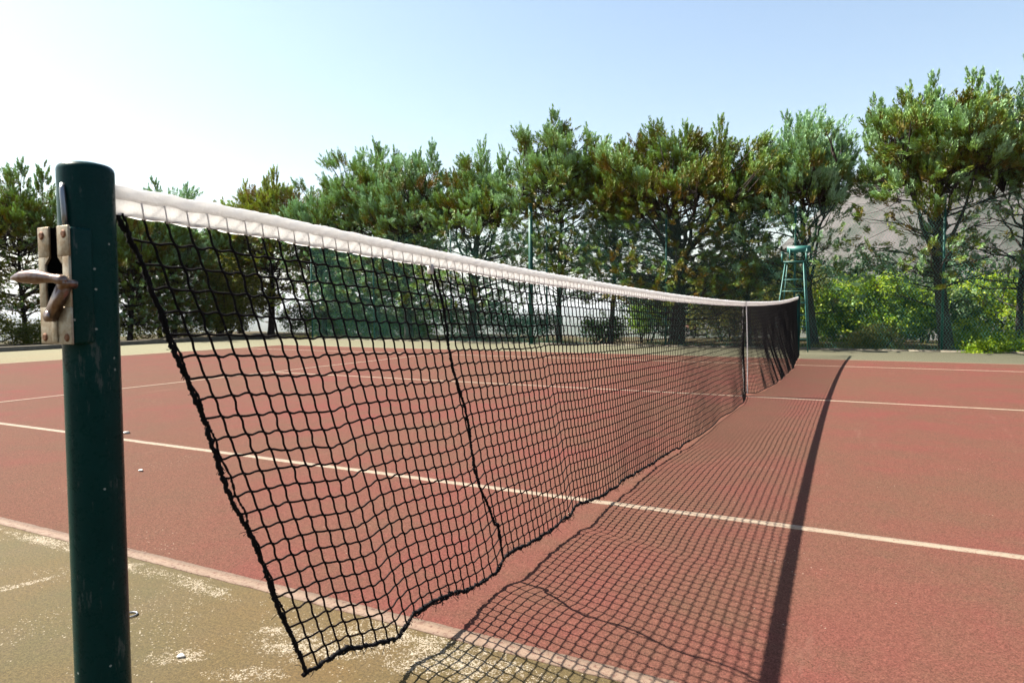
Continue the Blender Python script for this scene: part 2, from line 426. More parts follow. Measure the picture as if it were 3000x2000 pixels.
e_b = MB(); rope(edge + .0035 * np.stack([np.zeros(60), np.sin(np.linspace(0, 21, 60)) + 1.2 * np.sin(np.linspace(0, 9, 60)), np.zeros(60)], -1), .0043, e_b, .3, seed=3); fray(edge, e_b, 70, .014, 4)
rope(edge + np.array([.004, .004, 0]) + .0025 * np.stack([np.sin(np.arange(60) * 1.3), np.cos(np.arange(60) * 1.3), np.zeros(60)], -1), .0022, e_b, .3, seed=9)
e_b.build('edge_cord', M_rope, net, smooth=True)
bot = np.stack([net_pt(s, 1.0) for s in np.linspace(Y0, Y1, 900)])
b_b = MB(); jit = np.zeros((260, 3)); rj = np.random.default_rng(55); jit[:, 2] = np.convolve(rj.normal(0, .009, 260), np.ones(5) / 5, 'same'); jit[:, 1] = np.convolve(rj.normal(0, .008, 260), np.ones(4) / 4, 'same')
rope(bot[:260] + jit, .0046, b_b, .5, seed=5); rope(bot[259:], .0040, b_b, .2, seg=5, seed=6); fray(bot[:230] + jit[:230], b_b, 420, .020, 7, .0009)
rope(bot[:150] + .003 * np.stack([np.sin(np.arange(150) * .9), np.cos(np.arange(150) * .9), np.sin(np.arange(150) * 1.9)], -1), .0024, b_b, .4, seed=8)
b_b.build('bottom_cord', M_rope, net, smooth=True)
jn = np.stack([net_pt(.905 + .011 * math.sin(t * 17) + .016 * math.sin(t * 7 + 1) * t + (.02 if t > .86 else 0), t) for t in np.linspace(0, 1, 70)])
j_b = MB(); rope(jn, .0036, j_b, .35, seed=12); fray(jn, j_b, 60, .010, 13)
rope(jn + .003 * np.stack([np.sin(np.arange(70) * 1.1), np.cos(np.arange(70) * 1.1), np.zeros(70)], -1), .0022, j_b, .4, seed=14)
j_b.build('joining_cord', M_rope, net, smooth=True)

# headband: folded canvas, round over the cable, single flap below
def make_canvas():
    g = G('white_canvas')
    n = g.noise(16, 5, .7); wv = g.noise(260, 2, .6); blot = g.noise(5, 4, .7)
    col = g.mix(g.ramp(n, [(.35, 0), (.75, 1)]), (.86, .84, .86), (.74, .72, .74))
    col = g.mix(g.ramp(blot, [(.52, 0), (.70, .6)]), col, (.66, .61, .55))
    col = g.mix(g.ramp(g.noise(38, 6, .8), [(.58, 0), (.70, .55)]), col, (.50, .46, .42))
    col = g.mix(1., col, (.90, .89, .90), 'MULTIPLY')
    d = g.n('ShaderNodeBsdfDiffuse'); tr = g.n('ShaderNodeBsdfTranslucent'); mx = g.n('ShaderNodeMixShader')
    g.link(col, d.inputs[0]); tcol = g.mix(.0, (.80, .79, .77), (1, 1, 1)); g.link(tcol, tr.inputs[0]); mx.inputs[0].default_value = .62
    bn = g.n('ShaderNodeBump'); bn.inputs['Strength'].default_value = .9; bn.inputs['Distance'].default_value = .006
    g.link(g.math('ADD', g.noise(55, 4, .7), g.math('MULTIPLY', wv, .25)), bn.inputs['Height']); g.link(bn.outputs[0], d.inputs['Normal'])
    g.link(d.outputs[0], mx.inputs[1]); g.link(tr.outputs[0], mx.inputs[2]); g.link(mx.outputs[0], g.out.inputs['Surface'])
    return g.m
M_canvas = make_canvas()
ns = 2600; ss = np.linspace(.036, 12.765, ns)
rg = np.random.default_rng(31)
def n1(freq, amp, seed):
    r_ = np.random.default_rng(seed); o = np.zeros(ns)
    for _ in range(6): o += np.sin(ss * freq * r_.uniform(.5, 1.6) + r_.uniform(0, 6.28))
    return o / 6 * amp
tz = top_z(ss) + n1(60, .0022, 1) + n1(200, .0012, 2)
puck = n1(150, .0018, 3) * 1.0; puck2 = n1(95, .0020, 4)
prof = []          # (x, dz) going from the -x seam over the top and down to the +x hem
wtop = .0105
th = np.linspace(math.pi * 1.35, -math.pi * .35, 14)
ring = [(math.cos(a) * wtop, -wtop + math.sin(a) * wtop) for a in th]
V = []
for k_, (px, pz) in enumerate(ring):
    V.append(np.stack([px * (1 + .12 * np.sin(ss * 130 + k_)) + puck * .35 * (abs(px) / wtop), ss, tz + pz * (1.15 + n1(80, .12, 7))], -1))
nring = len(ring)
V = np.stack(V, 1)                                    # ns x nring x 3
hb = MB()
i = np.arange(ns - 1)[:, None] * nring; j = np.arange(nring - 1)[None]
hb.add(V.reshape(-1, 3), np.stack([i + j, i + nring + j, i + nring + j + 1, i + j + 1], -1).reshape(-1, 4))
nfl = 7
for xo in (.0042, -.0040):
    FV = []
    for q in range(nfl):
        t = q / (nfl - 1)
        zz = tz - wtop * 1.7 - (BAND - wtop * 1.7 + n1(40, .0015, 8)) * t
        FV.append(np.stack([xo + (puck * (1 - .3 * t) + puck2 * t) * .9 + .0006 * np.sin(ss * 155 + 2 * t), ss, zz], -1))
    FV = np.stack(FV, 1); i = np.arange(ns - 1)[:, None] * nfl; j = np.arange(nfl - 1)[None]
    hb.add(FV.reshape(-1, 3), np.stack([i + j, i + nfl + j, i + nfl + j + 1, i + j + 1], -1).reshape(-1, 4))
hb.build('headband', M_canvas, net, smooth=True)
# lashing that holds the netting inside the flap; grey on the outer face to stand in for cord shade through the cloth
nb.build('netting', M_cord, net)
g = G('grey_lacing_shade'); g.bsdf((.95, .90, .88), .9); M_lace = g.m
lp = []
for k_ in range(1, NC):                                # laced through the flap, one loop a mesh
    s_ = sgrid[k_]; z_ = float(top_z(s_)); jx = float(np.interp(s_, ss, puck)) * .9
    lp += [(.0044 + jx, s_ - .003, z_ - .021), (.0050 + jx, s_ - .001, z_ - .034), (.0046 + jx * .8, s_ + .001, z_ - BAND + .001), (.0, s_ + .003, z_ - BAND - .0015), (-.001, s_ + .012, z_ - BAND + .003), (-.001, s_ + .030, z_ - .030)]
lb = MB(); lb.tube(lp, .0015, 5, cap=False); lb.build('lacing_cord', M_lace, net)

cb = MB(); cy = np.linspace(-.01, 12.81, 300); cb.tube(np.stack([np.zeros(300), cy, top_z(cy) - .012], -1), .0035, 6)
g = G('grey_steel_cable'); g.bsdf((.35, .36, .38), .4, .9); M_cable = g.m
cb.build('cable', M_cable, net)
tb = MB(); s_ = .90; z_ = float(top_z(s_)); tb.box(-.008, .0085, s_ - .003, s_ + .0025, z_ - .066, z_ - .040)
tb.build('tie_strap', M_canvas, net)

# centre strap: a white band on both faces of the net, anchored in the ground
g = G('white_webbing'); n = g.noise(220, 3, .7); g.bsdf(g.mix(g.ramp(n, [(.35, 0), (.7, 1)]), (.62, .66, .66), (.86, .88, .88)), .7); M_web = M_canvas
st = thing('centre_strap', 'narrow white strap holding the net down at mid court', 'strap', (0, 6.4, 0))
z_ = float(top_z(6.4)) - .004
for sgn, nm in ((1, 'webbing'), (-1, 'webbing')):
    b = MB(); zz = np.linspace(z_, .03, 24)
    xx = sgn * (.014 + .010 * np.sin(np.linspace(0, math.pi, 24))) + .02 * np.linspace(0, 1, 24) ** 2
    yy = .0 + .004 * np.sin(np.linspace(0, 5, 24)) + (-.05 if sgn < 0 else 0) * 0
    wv_ = .024
    P = np.concatenate([np.stack([xx, yy - wv_, zz], -1), np.stack([xx, yy + wv_, zz], -1), np.stack([xx + .0022, yy + wv_, zz], -1), np.stack([xx + .0022, yy - wv_, zz], -1)])
    i = np.arange(23); n_ = 24
    F = np.concatenate([np.stack([a * n_ + i, a * n_ + i + 1, b2 * n_ + i + 1, b2 * n_ + i], -1) for a, b2 in ((0, 1), (1, 2), (2, 3), (3, 0))])
    b.add(P, F); b.build(nm, M_web, st, smooth=False)
b = MB(); b.box(-.018, .018, -.024, .024, z_ - .002, z_ + .003); b.build('fold', M_web, st)
b = MB(); b.tube([(0, -.012, .0), (.02, -.012, .045), (.02, .012, .045), (0, .012, .0)], .004, 6); b.box(-.03, .03, -.03, .03, 0, .006)
g = G('dark_iron'); g.bsdf((.04, .04, .045), .5, .6); M_iron = g.m
b.build('ground_anchor', M_iron, st)

# ------------------------------------------------------------------ net posts
def make_paint(name, col, chipc=(.10, .12, .10), rough=.22, thr=.70, spec=.5):
    g = G(name)
    n = g.noise(8, 5, .7); n2 = g.noise(60, 5, .8)
    mp = g.n('ShaderNodeMapping'); g.link(g.tc, mp.inputs[0]); mp.inputs['Scale'].default_value = (34, 34, 7)
    streak = g.noise(1., 6, .8, mp.outputs[0])
    c = g.mix(g.ramp(n, [(.35, 0), (.7, 1)]), col, tuple(q * .72 for q in col))
    c = g.mix(g.ramp(streak, [(thr, 0), (thr + .05, .8)]), c, chipc)
    sv = g.n('ShaderNodeSeparateColor'); g.link(g.vor(170, 'Color'), sv.inputs[0])
    spk = g.math('MULTIPLY', g.math('GREATER_THAN', sv.outputs[0], .994), g.math('LESS_THAN', g.vor(170), .3))
    c = g.mix(spk, c, (.35, .38, .34))
    rgh = g.mix(g.ramp(n2, [(.4, 0), (.75, 1)]), rough, rough + .25)
    g.bsdf(c, rgh, bump=n2, bstr=.12, bdist=.002, spec=spec); return g.m
M_post = make_paint('dark_green_gloss_paint', (.0014, .040, .036), (.08, .10, .09), .24, .585, .08)
def make_alu():
    g = G('weathered_aluminium'); n = g.noise(28, 6, .8); n2 = g.noise(120, 4, .8)
    c = g.mix(g.ramp(n, [(.4, 0), (.62, 1)]), (.56, .50, .38), (.30, .20, .10))
    c = g.mix(g.ramp(g.noise(10, 4, .7), [(.55, 0), (.7, 1)]), c, (.60, .58, .52))
    g.bsdf(c, .5, .55, bump=n2, bstr=.25, bdist=.001); return g.m
M_alu = make_alu()
g = G('rusty_screw'); g.bsdf(g.mix(g.ramp(g.noise(300, 3, .7), [(.4, 0), (.6, 1)]), (.16, .05, .015), (.30, .13, .05)), .8, .2); M_rust = g.m
g = G('worn_bronze_lever'); n = g.noise(60, 5, .7); g.bsdf(g.mix(g.ramp(n, [(.4, 0), (.65, 1)]), (.34, .26, .24), (.20, .11, .07)), .30, .85); M_lever = g.m
g = G('slot_shadow_black'); g.bsdf((.002, .002, .002), .9, spec=.0); M_black = g.m
PR, PH = .0372, 1.096
def lathe(prof, seg=48):
    b = MB(); th = np.arange(seg) * 2 * math.pi / seg
    P = np.array([[(r_ * math.cos(a), r_ * math.sin(a), z) for a in th] for r_, z in prof])
    i = np.arange(len(prof) - 1)[:, None] * seg; j = np.arange(seg)[None]; j2 = (j + 1) % seg
    b.add(P.reshape(-1, 3), np.stack([i + j, i + j2, i + seg + j2, i + seg + j], -1).reshape(-1, 4)); return b
def net_post(label, loc, flip):
    t = thing('net_post', label, 'net post', loc, 'net posts')
    prof = [(PR, 0)] + [(PR, z) for z in np.linspace(.1, PH - .012, 10)]
    prof += [(PR - .010 * (1 - math.cos(a)), PH - .012 + .010 * math.sin(a)) for a in np.linspace(.25, math.pi / 2, 6)] + [(.018, PH + .0006), (0.0005, PH + .001)]
    lathe(prof).build('tube', M_post, t, smooth=True)
    b = lathe([(PR + .006, .0), (PR + .006, .012), (PR + .001, .016)]); b.build('ground_sleeve', M_iron, t, smooth=False)
    s = flip                                             # -1: mechanism towards -y
    # housing
    h = MB(); y0, y1 = sorted((s * .014, s * .046))
    bw = .0355
    h.box(-bw, bw, y0, y1, .834, .998)
    ho = h.build('housing', M_post, t); md = ho.modifiers.new('bevel', 'BEVEL'); md.width = .004; md.segments = 3
    # slotted plate in pieces: rails left and right, foot, shoulders
    p = MB(); ya, yb = sorted((s * .0465, s * .0500))
    p.box(-.0370, -.0100, ya, yb, .957, .9995); p.box(.0100, .0370, ya, yb, .957, .9995)
    p.box(-.0370, -.0210, ya, yb, .886, .957); p.box(.0210, .0370, ya, yb, .886, .957)
    p.box(-.0370, .0370, ya, yb, .8335, .886)
    for q in (-1, 1):
        V_ = [(q * .0100, yy, .957) for yy in (ya, yb)] + [(q * .0210, yy, .957) for yy in (ya, yb)] + [(q * .0210, yy, .946) for yy in (ya, yb)]
        p.add(V_, [(0, 2, 4), (1, 5, 3)]); p.add(V_, [(0, 4, 5, 1)])
    p.box(-.006, .006, yb if s > 0 else ya - .0025, (yb + .0025) if s > 0 else ya, .836, .884)
    pl = p.build('latch_plate', M_alu, t); md = pl.modifiers.new('bevel', 'BEVEL'); md.width = .0009; md.segments = 2
    d = MB(); yy = s * .04625; d.add([(-.0205, yy, .886), (.0205, yy, .886), (.0205, yy, .9985), (-.0205, yy, .9985)], [(0, 1, 2, 3) if s < 0 else (3, 2, 1, 0)])  # flat black sheet painted as the shade of a recess; the housing is solid
    d.build('slot_shade', M_black, t)
    for sx, sz in ((-.0265, .988), (.0265, .988), (-.0265, .843), (.0265, .843)):
        c = MB(); n_ = 14; a = np.arange(n_) * 2 * math.pi / n_; yo = s * .0502
        P = np.concatenate([np.stack([sx + .0062 * np.cos(a), np.full(n_, yo), sz + .0062 * np.sin(a)], -1), np.stack([sx + .0040 * np.cos(a), np.full(n_, yo + s * .0016), sz + .0040 * np.sin(a)], -1)])
        i = np.arange(n_); c.add(P, np.stack([i, (i + 1) % n_, n_ + (i + 1) % n_, n_ + i], -1))
        c.add(P, np.array([[n_, n_ + q, n_ + q + 1] for q in range(1, n_ - 1)])); c.build('screw', M_rust, t, smooth=False)
    # winding lever
    L = MB(); q = np.linspace(0, 1, 22)
    a0, a1 = np.array([.050, s * .0615, .9215]), np.array([-.038, s * .086, .9265])
    P = a0 + (a1 - a0) * q[:, None]; P[:, 2] += .0035 * np.sin(q * math.pi)
    rad = np.interp(q, [0, .04, .12, .22, .35, .55, .8, .93, 1], [.002, .0065, .0074, .0058, .0075, .0102, .0082, .0045, .0012])
    L.tube(P, rad, 16, flat=1.0)
    L.build('lever', M_lever, t, smooth=True)
    A = MB()
    q0, q1 = np.array([.040, s * .058, .917]), np.array([.002, s * .057, .873])
    dv = (q1 - q0); dl = np.linalg.norm(dv); dv /= dl; pr = np.array([dv[2], 0, -dv[0]])
    A.obox((q0 + q1) / 2, dv * dl / 2, pr * .0075, np.array([0, .006, 0]))
    aa = np.linspace(0, 2 * math.pi, 14, endpoint=False)
    for cc, rr_ in ((q1, .0078), (q0, .0078)):
        A.tube([cc - np.array([0, .0068, 0]), cc + np.array([0, .0068, 0])], rr_, 14)
    A.tube([q0 + np.array([.004, s * -.012, 0]), q0 + np.array([.004, s * .008, .002])], .006, 12)
    A.build('ratchet_arm', M_lever, t, smooth=False)
    W = MB(); z0 = .998
    W.tube([(.012, s * .0385, z0), (.013, s * .040, z0 + .02), (.012, s * .0405, z0 + .04), (.009, s * .0395, z0 + .055), (.006, s * .0365, z0 + .062)], .0038, 8)
    W.build('wire', M_cable, t, smooth=True)
    return t
net_post('dark green net post with metal winding latch, nearest the camera', (0, 0, 0), -1)
net_post('far dark green net post standing in front of the umpire chair', (0, 12.8, 0), 1)

# ------------------------------------------------------------------ small things on the ground
b = MB(); a = np.linspace(0, 2 * math.pi, 25); b.tube(np.stack([.017 * np.cos(a), .017 * np.sin(a), np.full(25, .0024)], -1), .0024, 8, cap=False)
o = tag(b.build('metal_ring', M_cable, None, smooth=True), 'small grey metal ring lying on the green surround by the post', 'ring'); o.location = (-.848, .598, .001)
b = lathe([(.0005, .014), (.016, .0135), (.022, .010), (.024, .004), (.024, .0)], 20)
g = G('grey_metal_lid'); g.bsdf((.42, .38, .33), .5, .6); o = tag(b.build('metal_disc', g.m, None, smooth=False), 'round grey metal disc lying beside the singles sideline near the post', 'metal disc'); o.location = (-3.66, 2.44, .003)
g = G('white_pebble'); g.bsdf(g.mix(g.noise(300, 3), (.8, .78, .74), (.6, .56, .50)), .8); M_peb = g.m
def pebble(x, y, r, z, lab, seed):
    rg = np.random.default_rng(seed); b = MB(); n_, m_ = 8, 10; V = []
    for i in range(n_ + 1):
        ph = math.pi * i / n_
        for j in range(m_):
            t_ = 2 * math.pi * j / m_; k_ = r * (1 + .22 * math.sin(3 * t_ + seed) * math.sin(ph) + rg.uniform(-.06, .06))
            V.append((k_ * math.sin(ph) * math.cos(t_) * 1.25, k_ * math.sin(ph) * math.sin(t_), .5 * k_ * math.cos(ph) + .45 * r))
    i = np.arange(n_)[:, None] * m_; j = np.arange(m_)[None]; j2 = (j + 1) % m_
    b.add(V, np.stack([i + j, i + m_ + j, i + m_ + j2, i + j2], -1).reshape(-1, 4))
    o = tag(b.build('pebble', M_peb, None, smooth=True), lab, 'pebble', 'white pebbles scattered on the court'); o.location = (x, y, z)
pebble(-.507, .505, .0085, .0, 'white pebble on the green surround between the post and the net edge', 1)
pebble(-2.48, 1.745, .011, .003, 'white pebble on the red court between the two near lines, left side', 2)
pebble(1.735, 2.72, .010, .003, 'white pebble on open red court right of the net shadow', 3)

# ------------------------------------------------------------------ umpire chair
M_teal = make_paint('teal_metal_paint', (.035, .20, .17), (.16, .2, .17), .45, .66)
uc = thing('umpire_chair', 'tall teal metal umpire chair with ladder front and board back', 'umpire chair', (-.2, 14.15, 0))
def ub(name, fn, mm=None):
    b = MB(); fn(b); return b.build(name, mm or M_teal, uc)
ox, oy = -.2, 14.15
def P3(x, y, z): return np.array([x - ox, y - oy, z])
FL0, FL1 = P3(-.545, 13.78, 0), P3(-.335, 13.98, 1.77); FR0, FR1 = P3(.114, 13.78, 0), P3(-.005, 13.98, 1.77)
BL0, BL1 = P3(-.50, 14.62, 0), P3(-.33, 14.38, 1.77); BR0, BR1 = P3(.10, 14.62, 0), P3(.0, 14.38, 1.77)
for a_, b__ in ((FL0, FL1), (FR0, FR1), (BL0, BL1), (BR0, BR1)):
    ub('leg', lambda m, a_=a_, b__=b__: m.tube([a_, b__], .0115, 8))
for z in (.25, .49, .72, .96, 1.19, 1.42):
    t = z / 1.77; ub('rung', lambda m, t=t: m.tube([FL0 + (FL1 - FL0) * t, FR0 + (FR1 - FR0) * t], .008 if t < .5 or t > .6 else .014, 8))
for z in (.6, 1.25):
    t = z / 1.77
    ub('brace', lambda m, t=t: (m.tube([BL0 + (BL1 - BL0) * t, BR0 + (BR1 - BR0) * t], .009, 6), m.tube([FL0 + (FL1 - FL0) * t, BL0 + (BL1 - BL0) * t], .009, 6), m.tube([FR0 + (FR1 - FR0) * t, BR0 + (BR1 - BR0) * t], .009, 6)))
ub('seat', lambda m: m.box(-.37 - ox, .02 - ox, 13.96 - oy, 14.42 - oy, 1.765, 1.785))
ub('backrest', lambda m: m.box(-.345 - ox, .10 - ox, 14.40 - oy, 14.42 - oy, 1.985, 2.115))
for x in (-.29, .03):
    ub('back_upright', lambda m, x=x: m.tube([P3(x, 14.39, 1.78), P3(x, 14.39, 2.06)], .012, 6))
for x in (-.40, .045):
    ub('armrest', lambda m, x=x: (m.box(x - .022 - ox, x + .022 - ox, 13.98 - oy, 14.38 - oy, 1.955, 1.972), m.tube([P3(x, 14.0, 1.77), P3(x, 14.0, 1.955)], .011, 6), m.box(x - .016 - ox, x + .016 - ox, 14.02 - oy, 14.03 - oy, 1.79, 1.955)))

# ------------------------------------------------------------------ fence and poles
M_fpaint = make_paint('green_fence_paint', (.008, .10, .075), (.07, .10, .07), .45, .7, .3)
M_wire = make_paint('green_wire_coating', (.12, .44, .33), (.25, .4, .33), .4)
fn = thing('chain_link_fence', 'green chain link fence along the back edge of the court', 'fence', (-4, 14.98, 0))
FY = 14.98
for x in (5.15, 2.43, -.24, -2.98, -5.98, -8.8, -11.4, -13.75, 7.9):
    b = MB(); b.tube([(x + 4, 0, -.2), (x + 4, 0, 3.0)], .024, 10); b.tube([(x + 4, 0, 3.0), (x + 4, 0, 3.01)], .027, 10); b.build('post', M_fpaint, fn, smooth=False)
b = MB(); m_ = .056; H_ = 2.95; x0, x1 = -13.75, 7.9; nz = int(H_ / m_)
zz = np.arange(nz + 1) * m_ + .02
for k_ in range(int((x1 - x0) / m_)):
    x = x0 + k_ * m_; sgn = 1 if True else -1
    px = x + 4 + (np.arange(nz + 1) % 2) * m_ + np.random.default_rng(k_).normal(0, .0015, nz + 1)
    py = .026 * -1 + .0022 * np.where(np.arange(nz + 1) % 2, 1, -1) + .012 * np.sin(x * 1.3 + zz * 2)
    b.tube(np.stack([px, py, zz], -1), .0028, 3, cap=False)
b.build('wire_mesh', M_wire, fn)
b = MB()
for z in (.05, 1.5, 2.95): b.tube(np.stack([np.linspace(x0, x1, 60) + 4, np.full(60, -.024), z - .01 * np.abs(np.sin(np.linspace(0, 27, 60)))], -1), .0022, 4)
b.build('tension_wire', M_fpaint, fn)
po = thing('lamp_pole', 'thick green pole at the court edge rising into the trees', 'pole', (-6.25, 14.62, 0))
b = MB(); b.tube([(0, 0, -.05), (0, 0, 1.5), (0, 0, 3.42)], [.056, .055, .052], 20); b.build('shaft', M_fpaint, po, smooth=True)
b = MB(); b.tube([(0, 0, 0), (0, 0, .02)], .09, 16); b.build('base_plate', M_fpaint, po)
b = MB(); b.tube([(0, 0, 3.42), (0, 0, 3.45)], .06, 16); b.build('cap', M_fpaint, po)

# ------------------------------------------------------------------ trees
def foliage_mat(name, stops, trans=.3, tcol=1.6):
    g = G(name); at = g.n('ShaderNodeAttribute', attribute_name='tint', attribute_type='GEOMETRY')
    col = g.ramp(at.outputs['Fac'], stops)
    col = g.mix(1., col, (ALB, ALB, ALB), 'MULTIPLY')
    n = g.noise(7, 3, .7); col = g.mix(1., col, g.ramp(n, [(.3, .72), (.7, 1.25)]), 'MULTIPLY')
    d = g.n('ShaderNodeBsdfPrincipled'); g.link(col, d.inputs['Base Color']); d.inputs['Roughness'].default_value = .55; d.inputs['Specular IOR Level'].default_value = .25
    tr = g.n('ShaderNodeBsdfTranslucent'); g.link(g.mix(1., col, (tcol, tcol * 1.05, tcol * .5), 'MULTIPLY'), tr.inputs[0])
    mx = g.n('ShaderNodeMixShader'); mx.inputs[0].default_value = trans
    g.link(d.outputs[0], mx.inputs[1]); g.link(tr.outputs[0], mx.inputs[2]); g.link(mx.outputs[0], g.out.inputs['Surface']); return g.m
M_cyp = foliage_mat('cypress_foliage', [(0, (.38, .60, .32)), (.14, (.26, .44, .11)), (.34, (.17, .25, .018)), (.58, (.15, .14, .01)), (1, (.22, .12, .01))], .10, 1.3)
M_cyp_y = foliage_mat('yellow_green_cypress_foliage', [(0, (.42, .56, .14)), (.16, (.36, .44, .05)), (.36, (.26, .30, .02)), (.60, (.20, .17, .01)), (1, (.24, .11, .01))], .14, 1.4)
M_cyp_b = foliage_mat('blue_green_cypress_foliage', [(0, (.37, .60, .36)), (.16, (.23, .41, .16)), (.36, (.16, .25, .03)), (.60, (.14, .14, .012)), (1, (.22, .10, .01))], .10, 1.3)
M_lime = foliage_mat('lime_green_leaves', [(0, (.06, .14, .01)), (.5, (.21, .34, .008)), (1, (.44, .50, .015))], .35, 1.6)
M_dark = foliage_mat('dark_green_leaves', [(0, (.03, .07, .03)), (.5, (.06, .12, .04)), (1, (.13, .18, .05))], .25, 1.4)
M_olive = foliage_mat('olive_green_leaves', [(0, (.10, .13, .02)), (.5, (.20, .20, .03)), (1, (.30, .25, .05))], .3, 1.5)
def bark():
    g = G('grey_brown_bark'); mp = g.n('ShaderNodeMapping'); g.link(g.tc, mp.inputs[0]); mp.inputs['Scale'].default_value = (1, 1, .22)
    n = g.noise(22, 6, .8, mp.outputs[0]); n2 = g.noise(3, 3, .6)
    c = g.mix(g.ramp(n, [(.35, 0), (.65, 1)]), (.022, .017, .015), (.085, .07, .062)); c = g.mix(g.ramp(n2, [(.4, 0), (.7, .5)]), c, (.07, .042, .03))
    g.bsdf(c, .9, bump=n, bstr=.9, bdist=.02, spec=.15); return g.m
M_bark = bark()
def nrm(v): return v / (np.linalg.norm(v, axis=-1, keepdims=True) + 1e-9)

def plumes(b, P, D, L, W, tint, rg, nl=66, leaf=(.058, .0092)):
    """upswept cypress plumes: narrow slivers set along a spine. P base points, D directions, L lengths, W base radii"""
    n = len(P); u_ = rg.random((n, nl)) ** .8
    side = nrm(rg.normal(0, 1, (n, nl, 3))); side = nrm(side - (side * D[:, None]).sum(-1, keepdims=True) * D[:, None])
    prof = np.sin(np.clip(u_ * .92 + .08, 0, 1) * math.pi) ** .7 * (1 - .45 * u_)
    base = P[:, None] + D[:, None] * (u_ * L[:, None])[..., None] + side * (W[:, None] * prof * rg.uniform(.25, 1, (n, nl)))[..., None]
    base[..., 2] += .05 * (u_ ** 2) * L[:, None]
    dirn = nrm(D[:, None] * 1.0 + side * .38 + rg.normal(0, .14, (n, nl, 3)) + np.array([0, 0, .22]))
    ln = leaf[0] * rg.uniform(.6, 1.5, (n, nl)) ; wd = leaf[1] * rg.uniform(.7, 1.4, (n, nl))
    perp = nrm(np.cross(dirn, side + rg.normal(0, .28, (n, nl, 3))))
    a = base; m = base + dirn * (ln * .45)[..., None]; e = base + dirn * ln[..., None]
    V = np.stack([a, m + perp * wd[..., None], e, m - perp * wd[..., None]], 2).reshape(-1, 3)
    tt = np.clip(tint[:, None] + .24 - .52 * u_ + rg.normal(0, .05, (n, nl)), 0, 1).reshape(-1)  # pale new tips; darker plume bases also paint in shade between tufts
    b.add(V, np.arange(n * nl * 4).reshape(-1, 4), tt)

def wav(rg):
    A = [(rg.normal(0, 1, 3), rg.uniform(0, 6.28)) for _ in range(6)]
    return lambda d: sum(np.sin(d @ (a * 2.6) + p) for a, p in A) / 6

